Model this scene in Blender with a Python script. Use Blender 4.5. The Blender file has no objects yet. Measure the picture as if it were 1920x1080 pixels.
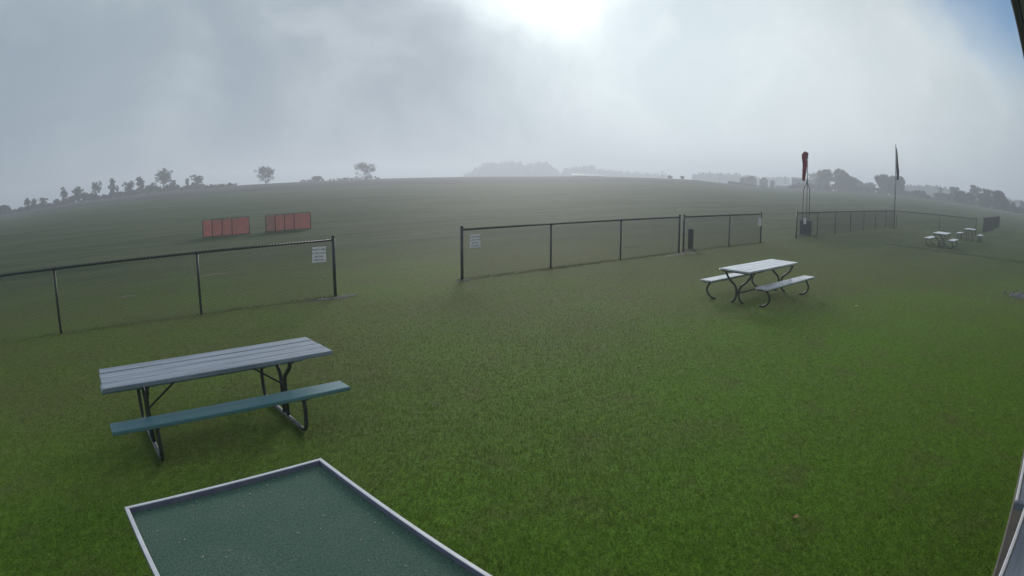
import bpy, math, random
import numpy as np
from mathutils import Vector, Matrix

random.seed(7)
rng = np.random.default_rng(7)
SC = bpy.context.scene
COL = SC.collection
PI = math.pi
R = math.radians

# ------------------------------------------------------------------ camera
# World axes: X runs along the spectator fence, Y out over the flying field, Z up.
CAM_H = 2.5
YAW = 0.710850218            # heading, measured from +Y towards +X
PITCH = 0.174344952
ROLL = 0.0027119890
F_MM = 1198.66543 * 36 / 1920
K3 = 0.055366412
fwd = Vector((math.sin(YAW) * math.cos(PITCH), math.cos(YAW) * math.cos(PITCH), -math.sin(PITCH)))
rgt0 = Vector((math.cos(YAW), -math.sin(YAW), 0))
up0 = rgt0.cross(fwd)
rgt = rgt0 * math.cos(ROLL) + up0 * math.sin(ROLL)
upv = up0 * math.cos(ROLL) - rgt0 * math.sin(ROLL)
cd = bpy.data.cameras.new('camera')
cam = bpy.data.objects.new('camera', cd)
COL.objects.link(cam)
cam.matrix_world = Matrix(((rgt.x, upv.x, -fwd.x, 0), (rgt.y, upv.y, -fwd.y, 0), (rgt.z, upv.z, -fwd.z, CAM_H), (0, 0, 0, 1)))
cd.type = 'PANO'             # the wide lens of a security camera, as a measured lens polynomial
pt = cd if hasattr(cd, 'panorama_type') else cd.cycles
pt.panorama_type = 'FISHEYE_LENS_POLYNOMIAL'
pt.fisheye_fov = R(178)
pt.fisheye_polynomial_k0 = 0.0
pt.fisheye_polynomial_k1 = -1.0 / F_MM
pt.fisheye_polynomial_k2 = 0.0
pt.fisheye_polynomial_k3 = -K3 / F_MM ** 3
pt.fisheye_polynomial_k4 = 0.0
cd.sensor_width = 36.0
cd.sensor_fit = 'HORIZONTAL'
cd.clip_start = 0.02
cd.clip_end = 4000
SC.camera = cam

# ------------------------------------------------------------------ render, world, sun
SC.render.engine = 'CYCLES'
SC.view_settings.view_transform = 'Standard'
SC.view_settings.look = 'None'
SC.view_settings.exposure = 0.42
SC.view_settings.gamma = 1.0
SC.view_settings.use_curve_mapping = False
cy = SC.cycles
cy.use_denoising = True
cy.max_bounces = 6
cy.diffuse_bounces = 3
cy.glossy_bounces = 2
cy.transmission_bounces = 4
cy.transparent_max_bounces = 8
cy.volume_bounces = 2
cy.sample_clamp_indirect = 4.0

SUN_AZ, SUN_EL = 47.6, 17.6  # azimuth counter-clockwise from +X, elevation, degrees


def vdir(az, el):
    a, e = R(az), R(el)
    return Vector((math.cos(a) * math.cos(e), math.sin(a) * math.cos(e), math.sin(e)))


SUN = vdir(SUN_AZ, SUN_EL)
SKY_K = 0.1
world = bpy.data.worlds.new('World')
SC.world = world
world.use_nodes = True
nt = world.node_tree
nt.nodes.clear()


class NG:
    """tiny wrapper to write node trees as expressions"""
    def __init__(s, tree):
        s.t = tree

    def node(s, kind, **kw):
        n = s.t.nodes.new(kind)
        for k, v in kw.items():
            setattr(n, k, v)
        return n

    def put(s, sock, v):
        if isinstance(v, bpy.types.NodeSocket):
            s.t.links.new(v, sock)
        elif v is not None:
            sock.default_value = v

    def math(s, op, a, b=None, c=None, clamp=False):
        n = s.node('ShaderNodeMath', operation=op, use_clamp=clamp)
        s.put(n.inputs[0], a)
        if b is not None:
            s.put(n.inputs[1], b)
        if c is not None:
            s.put(n.inputs[2], c)
        return n.outputs[0]

    def vmath(s, op, a, b=None, scale=None):
        n = s.node('ShaderNodeVectorMath', operation=op)
        s.put(n.inputs[0], a)
        if b is not None:
            s.put(n.inputs[1], b)
        if scale is not None:
            s.put(n.inputs['Scale'], scale)
        return n.outputs['Value'] if op in ('DOT_PRODUCT', 'LENGTH', 'DISTANCE') else n.outputs[0]

    def mix(s, f, a, b, blend='MIX'):
        n = s.node('ShaderNodeMix', data_type='RGBA', blend_type=blend)
        s.put(n.inputs[0], f)
        s.put(n.inputs[6], a if isinstance(a, bpy.types.NodeSocket) else (*a[:3], 1))
        s.put(n.inputs[7], b if isinstance(b, bpy.types.NodeSocket) else (*b[:3], 1))
        return n.outputs[2]

    def noise(s, vec, scale, detail=3, rough=0.5, dist=0.0):
        n = s.node('ShaderNodeTexNoise')
        if vec is not None:
            s.put(n.inputs['Vector'], vec)
        n.inputs['Scale'].default_value = scale
        n.inputs['Detail'].default_value = detail
        n.inputs['Roughness'].default_value = rough
        n.inputs['Distortion'].default_value = dist
        return n.outputs[0]

    def smooth(s, v, lo, hi, a=0.0, b=1.0):
        n = s.node('ShaderNodeMapRange', interpolation_type='SMOOTHSTEP')
        s.put(n.inputs[0], v)
        n.inputs[1].default_value = lo
        n.inputs[2].default_value = hi
        n.inputs[3].default_value = a
        n.inputs[4].default_value = b
        return n.outputs[0]


g = NG(nt)
tc = g.node('ShaderNodeTexCoord')
DIR = tc.outputs['Generated']
# slow domain warp so that no cloud edge is a circle
w1 = g.node('ShaderNodeTexNoise')
g.put(w1.inputs['Vector'], DIR)
w1.inputs['Scale'].default_value = 2.3
w1.inputs['Detail'].default_value = 4
w1.inputs['Roughness'].default_value = 0.55
warp = g.vmath('SUBTRACT', w1.outputs['Color'], (0.5, 0.5, 0.5))
WD = g.vmath('NORMALIZE', g.vmath('ADD', DIR, g.vmath('SCALE', warp, scale=0.42)))


def lobe(vec, az, el, k):
    d = g.vmath('DOT_PRODUCT', vec, tuple(vdir(az, el)))
    return g.math('EXPONENT', g.math('MULTIPLY', g.math('SUBTRACT', d, 1.0), k))


sky = g.node('ShaderNodeTexSky', sky_type='NISHITA')
sky.sun_disc = False
sky.sun_elevation = R(SUN_EL)
sky.sun_rotation = math.atan2(SUN.x, SUN.y)
sky.air_density = 1.0
sky.dust_density = 1.2
sky.ozone_density = 1.5
grey = (0.222, 0.278, 0.330)
pale = (0.61, 0.665, 0.67)
n_big = g.noise(WD, 1.6, 4, 0.5)
sep = g.node('ShaderNodeSeparateXYZ')
g.put(sep.inputs[0], DIR)
# pale, sun-lit fog on the sun's side, grey fog bank away from it
toward = g.math('ADD', g.math('MULTIPLY', lobe(WD, 30, 6.5, 14.0), 1.05), g.math('MULTIPLY', g.math('SUBTRACT', n_big, 0.5), 0.80), clamp=True)
fog = g.mix(toward, grey, pale)
bank = g.math('MULTIPLY', lobe(WD, 57, 9, 30.0), 0.75)
fog = g.mix(bank, fog, (0.205, 0.245, 0.295))
thin = g.math('MULTIPLY', lobe(WD, 33, 13, 60.0), 0.62)
fog = g.mix(thin, fog, (0.44, 0.53, 0.575))
n_fine = g.noise(WD, 5.5, 5, 0.55)
fog = g.mix(g.math('MULTIPLY', g.smooth(n_fine, 0.42, 0.70), g.math('MULTIPLY_ADD', toward, 0.34, 0.16)), fog, (0.70, 0.745, 0.755))
clear = g.math('ADD', lobe(WD, -5, 22, 20.0), g.math('MULTIPLY', g.math('SUBTRACT', n_fine, 0.5), 0.5))
clear = g.smooth(clear, 0.40, 0.92, 0.0, 1.0)
skyc = g.mix(1.0, sky.outputs[0], (0.32, 0.51, 0.70), 'MULTIPLY')
fog10 = g.vmath('SCALE', fog, scale=1.0 / SKY_K)
col = g.mix(clear, fog10, skyc)
# the sun behind the fog: bright core and wide aureole
core = g.math('MULTIPLY', lobe(WD, SUN_AZ - 0.3, SUN_EL + 0.6, 210.0), 5.0)
aur = g.math('MULTIPLY', lobe(WD, SUN_AZ - 1.0, SUN_EL - 1.0, 26.0), 0.85)
shaft = g.math('MULTIPLY', lobe(WD, SUN_AZ - 3.0, SUN_EL - 6.5, 130.0), 1.25)
low = g.math('MULTIPLY', lobe(WD, SUN_AZ - 6, 4.5, 120.0), 0.30)
side = g.math('MULTIPLY', lobe(WD, 24, 6.5, 100.0), 0.20)
low2 = g.math('MULTIPLY', lobe(WD, 33, 3.0, 130.0), 0.22)
rag = g.smooth(g.noise(WD, 8.0, 5, 0.6), 0.30, 0.72, 0.55, 1.35)
glow = g.math('ADD', g.math('ADD', core, aur), g.math('MULTIPLY', rag, g.math('ADD', g.math('ADD', shaft, low), g.math('ADD', side, low2))))
gcol = g.vmath('SCALE', (0.93, 1.0, 0.99), scale=glow)
col = g.vmath('ADD', col, gcol)
bg = g.node('ShaderNodeBackground')
g.put(bg.inputs[0], col)
bg.inputs[1].default_value = SKY_K
wo = g.node('ShaderNodeOutputWorld')
nt.links.new(bg.outputs[0], wo.inputs[0])

sd = bpy.data.lights.new('sun', 'SUN')
sd.energy = 1.4
sd.angle = R(17)
sd.color = (1.0, 0.95, 0.87)
so = bpy.data.objects.new('sun', sd)
COL.objects.link(so)
so.rotation_euler = SUN.to_track_quat('Z', 'Y').to_euler()


# ------------------------------------------------------------------ helpers
def ray(px, py):
    """direction of a point of the 1920x1080 photograph through the measured lens"""
    f = F_MM * 1920 / 36
    dx, dy = px - 960, 540 - py
    r = math.hypot(dx, dy) + 1e-9
    t = r / f + K3 * (r / f) ** 3
    return fwd * math.cos(t) + (rgt * dx + upv * dy) * (math.sin(t) / r)


def azel(px, py):
    d = ray(px, py)
    return math.degrees(math.atan2(d.y, d.x)), math.degrees(math.atan2(d.z, math.hypot(d.x, d.y)))


class MB:
    def __init__(s):
        s.v, s.f = [], []

    def add(s, vs, fs):
        b = len(s.v)
        s.v += [tuple(p) for p in vs]
        s.f += [tuple(i + b for i in q) for q in fs]

    def box(s, c, size, M=None, bev=0.0):
        x, y, z = (k / 2 for k in size)
        if bev > 0:
            b = min(bev, x * .9, y * .9, z * .9)
            vs = []
            for sz in (-1, 1):
                for zz, ins in (((z, b), (z - b, 0)) if sz > 0 else ((z - b, 0), (z, b)))[::1]:
                    pass
            rings = [(-z, b), (-z + b, 0), (z - b, 0), (z, b)]
            for zz, ins in rings:
                X, Y = x - ins, y - ins
                k = b * 0.6 if ins == 0 else b * 0.3
                vs += [(-X + k, -Y, zz), (X - k, -Y, zz), (X, -Y + k, zz), (X, Y - k, zz), (X - k, Y, zz), (-X + k, Y, zz), (-X, Y - k, zz), (-X, -Y + k, zz)]
            fs = [tuple(range(7, -1, -1)), tuple(range(24, 32))]
            for r_ in range(3):
                for i in range(8):
                    j = (i + 1) % 8
                    fs.append((r_ * 8 + i, r_ * 8 + j, r_ * 8 + 8 + j, r_ * 8 + 8 + i))
        else:
            vs = [(-x, -y, -z), (x, -y, -z), (x, y, -z), (-x, y, -z), (-x, -y, z), (x, -y, z), (x, y, z), (-x, y, z)]
            fs = [(3, 2, 1, 0), (4, 5, 6, 7), (0, 1, 5, 4), (1, 2, 6, 5), (2, 3, 7, 6), (3, 0, 4, 7)]
        vs = [Vector(p) for p in vs]
        if M is not None:
            vs = [M @ p for p in vs]
        c = Vector(c)
        s.add([p + c for p in vs], fs)
        return s

    def tube(s, pts, rad, n=8, caps=True):
        pts = [Vector(p) for p in pts]
        rads = rad if isinstance(rad, (list, tuple)) else [rad] * len(pts)
        vs, fs = [], []
        prev = None
        for i, p in enumerate(pts):
            if i == 0:
                t = pts[1] - pts[0]
            elif i == len(pts) - 1:
                t = pts[-1] - pts[-2]
            else:
                t = (pts[i + 1] - p).normalized() + (p - pts[i - 1]).normalized()
            t.normalize()
            if prev is None:
                a = Vector((0, 0, 1)) if abs(t.z) < .9 else Vector((1, 0, 0))
                nx = t.cross(a).normalized()
            else:
                nx = (prev - t * prev.dot(t)).normalized()
            prev = nx
            ny = t.cross(nx)
            for k in range(n):
                a = 2 * PI * k / n
                vs.append(p + (nx * math.cos(a) + ny * math.sin(a)) * rads[i])
        for i in range(len(pts) - 1):
            for k in range(n):
                k2 = (k + 1) % n
                fs.append((i * n + k, i * n + k2, i * n + n + k2, i * n + n + k))
        if caps:
            fs.append(tuple(range(n - 1, -1, -1)))
            fs.append(tuple((len(pts) - 1) * n + k for k in range(n)))
        s.add(vs, fs)
        return s

    def build(s, name, m, parent=None, smooth=False, loc=None):
        me = bpy.data.meshes.new(name)
        me.from_pydata(s.v, [], s.f)
        me.materials.append(m)
        if smooth:
            me.polygons.foreach_set('use_smooth', [True] * len(me.polygons))
        me.update()
        return link(name, me, parent, loc)


def link(name, me, parent=None, loc=None):
    o = bpy.data.objects.new(name, me)
    COL.objects.link(o)
    if parent is not None:
        o.parent = parent
    if loc is not None:
        o.location = loc
    return o


def tag(o, label=None, cat=None, group=None, kind=None):
    for k, v in (('label', label), ('category', cat), ('group', group), ('kind', kind)):
        if v:
            o[k] = v
    return o


def thing(name, label, cat, loc=(0, 0, 0), rz=0.0, group=None):
    o = bpy.data.objects.new(name, None)
    o.empty_display_size = 0.2
    COL.objects.link(o)
    o.location = loc
    o.rotation_euler = (0, 0, rz)
    return tag(o, label, cat, group)


def bend(pts, r, seg=5):
    """round the corners of a polyline"""
    pts = [Vector(p) for p in pts]
    out = [pts[0]]
    for i in range(1, len(pts) - 1):
        a, b, c = pts[i - 1], pts[i], pts[i + 1]
        d1, d2 = (a - b), (c - b)
        k = min(r, d1.length * .48, d2.length * .48)
        p, q = b + d1.normalized() * k, b + d2.normalized() * k
        for j in range(seg + 1):
            t = j / seg
            out.append(p * (1 - t) ** 2 + b * 2 * t * (1 - t) + q * t * t)
    out.append(pts[-1])
    return out


def spline(pts, n=6):
    P = [Vector(p) for p in pts]
    P = [P[0] * 2 - P[1]] + P + [P[-1] * 2 - P[-2]]
    out = []
    for i in range(1, len(P) - 2):
        a, b, c, d = P[i - 1:i + 3]
        for j in range(n):
            t = j / n
            out.append(0.5 * ((2 * b) + (c - a) * t + (2 * a - 5 * b + 4 * c - d) * t * t + (3 * b - a - 3 * c + d) * t ** 3))
    out.append(P[-2])
    return out


# ------------------------------------------------------------------ materials
def new_mat(name):
    m = bpy.data.materials.new(name)
    m.use_nodes = True
    t = m.node_tree
    t.nodes.clear()
    h = NG(t)
    out = h.node('ShaderNodeOutputMaterial')
    return m, h, out


def surf(name, c1, c2=None, scale=8.0, rough=0.6, rough2=None, metal=0.0, bump=0.0, bscale=60.0, stretch=None, spec=0.5, detail=4, coat=0.0):
    m, h, out = new_mat(name)
    p = h.node('ShaderNodeBsdfPrincipled')
    tcn = h.node('ShaderNodeTexCoord')
    vec = tcn.outputs['Object']
    if stretch:
        mp = h.node('ShaderNodeMapping')
        h.put(mp.inputs[0], vec)
        mp.inputs['Scale'].default_value = stretch
        vec = mp.outputs[0]
    n = h.noise(vec, scale, detail, 0.6)
    f = h.smooth(n, 0.3, 0.7)
    h.put(p.inputs['Base Color'], h.mix(f, c1, c2 or tuple(k * .75 for k in c1)))
    if rough2 is not None:
        n2 = h.noise(vec, scale * 0.7, 3, 0.5)
        h.put(p.inputs['Roughness'], h.smooth(n2, 0.35, 0.65, rough, rough2))
    else:
        p.inputs['Roughness'].default_value = rough
    p.inputs['Metallic'].default_value = metal
    p.inputs['Specular IOR Level'].default_value = spec
    if coat:
        p.inputs['Coat Weight'].default_value = coat
        p.inputs['Coat Roughness'].default_value = 0.18
    if bump:
        b = h.node('ShaderNodeBump')
        b.inputs['Strength'].default_value = bump
        b.inputs['Distance'].default_value = 0.004
        h.put(b.inputs['Height'], h.noise(vec, bscale, 4, 0.6))
        h.put(p.inputs['Normal'], b.outputs[0])
    t = m.node_tree
    t.links.new(p.outputs[0], out.inputs[0])
    return m


M_VINYL = surf('black_vinyl', (0.016, 0.022, 0.026), (0.024, 0.030, 0.034), 20, 0.42, bump=0.1)
M_PIPE = surf('green_pipe_paint', (0.022, 0.032, 0.030), (0.040, 0.050, 0.045), 14, 0.42, 0.6)
M_GALV = surf('galvanised_pipe', (0.30, 0.32, 0.34), (0.18, 0.19, 0.20), 18, 0.45, 0.6, metal=0.7)
M_DARKPIPE = surf('dark_pipe_paint', (0.014, 0.018, 0.022), (0.024, 0.028, 0.032), 14, 0.5)
M_PLANK = surf('wet_teal_plank_paint', (0.085, 0.215, 0.245), (0.12, 0.245, 0.275), 5, 0.30, 0.46, coat=0.25, bump=0.22, bscale=30, stretch=(0.25, 2.2, 2.2))
M_PLANK_SKY = surf('wet_plank_sky_tint', (0.30, 0.335, 0.41), (0.15, 0.18, 0.235), 5, 0.28, 0.45, coat=0.55, bump=0.25, bscale=30, stretch=(0.25, 2.2, 2.2))  # grey-blue base puts the reflected sky into the wet plank colour
M_SLAB = surf('wet_pale_tabletop', (0.72, 0.71, 0.74), (0.46, 0.46, 0.52), 3.2, 0.22, 0.40, coat=0.9, bump=0.08, bscale=24, stretch=(0.5, 1.6, 1.6))
M_RAILW = surf('white_rail_paint', (0.84, 0.83, 0.87), (0.70, 0.69, 0.75), 9, 0.45, bump=0.1)
M_RIMB = surf('rim_face_shade_tone', (0.21, 0.20, 0.30), (0.16, 0.155, 0.24), 9, 0.6, bump=0.2)  # violet-grey paints in the shade on the white rim's upright faces
M_INK = surf('dark_sign_ink', (0.03, 0.03, 0.045), None, 6, 0.6)
M_FLAG = surf('dark_flag_nylon', (0.010, 0.020, 0.018), (0.050, 0.060, 0.066), 11, 0.7, stretch=(1, 1, .45))
M_BOX = surf('blue_grey_box_paint', (0.030, 0.045, 0.062), (0.022, 0.034, 0.048), 3, 0.55)
M_WOODPOST = surf('weathered_wood', (0.055, 0.055, 0.060), (0.035, 0.036, 0.042), 9, 0.8, stretch=(3, 3, .4))
M_CONC = surf('damp_concrete', (0.135, 0.115, 0.095), (0.085, 0.075, 0.065), 3, 0.75, bump=0.4, bscale=70)
M_SIDING = surf('pale_siding', (0.50, 0.51, 0.52), (0.42, 0.43, 0.45), 5, 0.55)
M_SOFFIT = surf('grey_soffit_board', (0.20, 0.21, 0.20), (0.15, 0.155, 0.15), 5, 0.7)
M_FASCIA = surf('dark_gutter_metal', (0.022, 0.020, 0.040), (0.032, 0.030, 0.050), 5, 0.5)
M_DRIP = surf('white_drip_edge', (0.7, 0.7, 0.74), (0.6, 0.6, 0.66), 5, 0.4)
M_ROOF = surf('dark_shingle', (0.07, 0.07, 0.075), (0.04, 0.04, 0.045), 12, 0.85, bump=0.4)
M_BARK = surf('dark_bark', (0.045, 0.040, 0.038), (0.028, 0.026, 0.026), 3, 0.9)
M_FARWALL = surf('grey_barn_boards', (0.13, 0.15, 0.16), (0.10, 0.115, 0.125), 2, 0.8)
M_FARROOF = surf('pale_metal_roof', (0.60, 0.62, 0.65), (0.50, 0.53, 0.56), 1.5, 0.6)
M_GREYROOF = surf('grey_metal_roof', (0.30, 0.32, 0.34), (0.24, 0.26, 0.28), 1.5, 0.5)
M_STONE = surf('gravel_stone', (0.28, 0.27, 0.29), (0.16, 0.155, 0.17), 14, 0.7, bump=0.3)
M_DRYLEAF = surf('dry_leaf', (0.36, 0.20, 0.07), (0.24, 0.12, 0.045), 30, 0.7)
M_DRYLEAFP = surf('pale_dry_leaf', (0.55, 0.46, 0.32), (0.40, 0.32, 0.2), 30, 0.7)
M_DIRT = surf('trodden_dirt', (0.085, 0.078, 0.066), (0.040, 0.040, 0.034), 5, 0.9, bump=0.8, bscale=40)
M_DIRTP = surf('bare_pale_dirt', (0.20, 0.165, 0.12), (0.10, 0.095, 0.06), 4, 0.9, bump=0.8, bscale=40)
M_BANK = surf('dark_bank_weeds', (0.030, 0.034, 0.030), (0.020, 0.022, 0.020), 1.2, 0.95, bump=0.5, bscale=6)


def turf_mat():
    m, h, out = new_mat('green_outdoor_carpet')
    p = h.node('ShaderNodeBsdfPrincipled')
    vec = h.node('ShaderNodeTexCoord').outputs['Object']
    mp = h.node('ShaderNodeMapping')
    h.put(mp.inputs[0], vec)
    mp.inputs['Scale'].default_value = (1.0, 0.45, 1.0)
    mp.inputs['Rotation'].default_value = (0, 0, 0.5)
    n1 = h.noise(vec, 2.3, 4, 0.6)
    n2 = h.noise(mp.outputs[0], 130, 4, 0.75)
    c = h.mix(h.smooth(n1, 0.32, 0.72), (0.088, 0.166, 0.122), (0.118, 0.180, 0.138))
    c = h.mix(h.smooth(n2, 0.30, 0.74), h.mix(1.0, c, (0.58, 0.58, 0.58), 'MULTIPLY'), h.mix(1.0, c, (1.4, 1.4, 1.4), 'MULTIPLY'))
    h.put(p.inputs['Base Color'], c)
    p.inputs['Roughness'].default_value = 0.9
    p.inputs['Specular IOR Level'].default_value = 0.12
    p.inputs['Sheen Weight'].default_value = 0.0
    b = h.node('ShaderNodeBump')
    b.inputs['Strength'].default_value = 0.8
    b.inputs['Distance'].default_value = 0.006
    h.put(b.inputs['Height'], n2)
    h.put(p.inputs['Normal'], b.outputs[0])
    m.node_tree.links.new(p.outputs[0], out.inputs[0])
    return m


M_TURF = turf_mat()


def leaf_mat(name, c1, c2, trans=0.25):
    m, h, out = new_mat(name)
    geo = h.node('ShaderNodeNewGeometry')
    ri = geo.outputs['Random Per Island']
    c = h.mix(ri, c1, c2)
    d = h.node('ShaderNodeBsdfDiffuse')
    h.put(d.inputs[0], c)
    tr = h.node('ShaderNodeBsdfTranslucent')
    h.put(tr.inputs[0], c)
    mx = h.node('ShaderNodeMixShader')
    mx.inputs[0].default_value = trans
    m.node_tree.links.new(d.outputs[0], mx.inputs[1])
    m.node_tree.links.new(tr.outputs[0], mx.inputs[2])
    m.node_tree.links.new(mx.outputs[0], out.inputs[0])
    return m


def cloth_mat(name, c1, c2, trans):
    m, h, out = new_mat(name)
    vec = h.node('ShaderNodeTexCoord').outputs['Object']
    c = h.mix(h.smooth(h.noise(vec, 3.5, 4, 0.6), 0.3, 0.7), c1, c2)
    d = h.node('ShaderNodeBsdfDiffuse')
    h.put(d.inputs[0], c)
    tr = h.node('ShaderNodeBsdfTranslucent')
    h.put(tr.inputs[0], c)
    mx = h.node('ShaderNodeMixShader')
    mx.inputs[0].default_value = trans
    m.node_tree.links.new(d.outputs[0], mx.inputs[1])
    m.node_tree.links.new(tr.outputs[0], mx.inputs[2])
    m.node_tree.links.new(mx.outputs[0], out.inputs[0])
    return m


M_ORANGE = cloth_mat('faded_orange_fabric', (0.66, 0.33, 0.29), (0.55, 0.32, 0.285), 0.5)
M_PALEFAB = cloth_mat('bleached_orange_fabric', (0.52, 0.33, 0.29), (0.44, 0.32, 0.29), 0.5)
M_SOCK = cloth_mat('maroon_windsock_nylon', (0.40, 0.030, 0.055), (0.24, 0.024, 0.050), 0.5)
M_SIGN = cloth_mat('white_sign_plastic', (0.82, 0.82, 0.85), (0.78, 0.78, 0.82), 0.5)
M_LEAF_A = leaf_mat('autumn_leaves', (0.030, 0.034, 0.020), (0.062, 0.056, 0.034))
M_LEAF_B = leaf_mat('dark_leaves', (0.022, 0.028, 0.020), (0.045, 0.046, 0.032))
M_LEAF_C = leaf_mat('brown_leaves', (0.040, 0.032, 0.026), (0.066, 0.050, 0.040))
M_WEED = leaf_mat('dark_brush', (0.024, 0.026, 0.024), (0.048, 0.045, 0.040), 0.15)


def blade_mat():
    m, h, out = new_mat('grass_blades')
    a = h.node('ShaderNodeAttribute', attribute_name='tint')
    c = a.outputs['Color']
    p = h.node('ShaderNodeBsdfPrincipled')
    nrm = h.vmath('NORMALIZE', h.vmath('ADD', h.vmath('SCALE', h.node('ShaderNodeNewGeometry').outputs['Normal'], scale=0.45), (0.0, 0.0, 1.0)))
    h.put(p.inputs['Normal'], nrm)
    h.put(p.inputs['Base Color'], c)
    p.inputs['Roughness'].default_value = 0.5
    p.inputs['Specular IOR Level'].default_value = 0.08
    tr = h.node('ShaderNodeBsdfTranslucent')
    h.put(tr.inputs[0], c)
    mx = h.node('ShaderNodeMixShader')
    mx.inputs[0].default_value = 0.30
    m.node_tree.links.new(p.outputs[0], mx.inputs[1])
    m.node_tree.links.new(tr.outputs[0], mx.inputs[2])
    m.node_tree.links.new(mx.outputs[0], out.inputs[0])
    return m


M_BLADE = blade_mat()

# ------------------------------------------------------------------ terrain
# bearing (deg from +X) -> elevation angle of the skyline as seen from the clubhouse, and distance of that crest
CREST = sorted([(azel(*q)[0], azel(*q)[1]) for q in [(0, 404), (50, 396), (100, 387), (150, 379), (200, 372.5), (250, 366), (300, 360), (340, 356), (380, 353), (440, 348), (480, 345.5), (600, 339.3), (700, 335.5), (850, 332), (1000, 331), (1150, 331.5), (1300, 337), (1370, 345), (1430, 351), (1500, 355), (1600, 360), (1700, 368), (1800, 381), (1920, 402)]])
CA = np.array([-180, -40] + [a for a, _ in CREST] + [140, 181.0])
CE = np.array([-0.6, -0.6] + [e for _, e in CREST] + [-0.9, -0.6])
DA = np.array([-180, 0, 20, 33, 47, 62, 75, 90, 100, 181.0])
DD = np.array([190, 200, 225, 250, 255, 240, 215, 190, 185, 190.0])
def terrain(az, r):
    """ground height (vectorised): flat round the clubhouse, a low crest at the far side of the field, falling away behind it"""
    az = (np.asarray(az, float) + 180) % 360 - 180
    r = np.asarray(r, float)
    d = np.interp(az, DA, DD)
    zc = CAM_H + d * np.tan(np.radians(np.interp(az, CA, CE)))
    t = np.clip((r - 45) / (d - 45), 0, 1)
    z = zc * t * t * (3 - 2 * t)
    return z - np.clip(r - d, 0, 400) * 0.012


# lower edge of the ploughed strip below the crest, again by the angle at which it is seen
SOIL = sorted([(azel(*q)[0], azel(*q)[1]) for q in [(0, 409), (100, 394), (200, 381.5), (300, 372), (400, 365.5), (480, 358.5), (600, 351), (700, 347.5), (850, 345.5), (1000, 343), (1150, 340), (1300, 344), (1430, 355)]])
SA = np.array([-180] + [a for a, _ in SOIL] + [130, 181.0])
_r = np.linspace(60, 330, 400)
_sr = []
for _a, _e in SOIL:
    _el = np.degrees(np.arctan2(terrain(_a, _r) - CAM_H, _r))
    _ok = np.nonzero(_el >= _e)[0]
    _sr.append(_r[_ok[0]] if len(_ok) else 330.0)
SR = np.array([330] + _sr + [_sr[-1], 330])


def zat(x, y):
    return float(terrain(math.degrees(math.atan2(y, x)), math.hypot(x, y)))


def polar(az, r):
    return Vector((math.cos(R(az)) * r, math.sin(R(az)) * r, float(terrain(az, r))))


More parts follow.
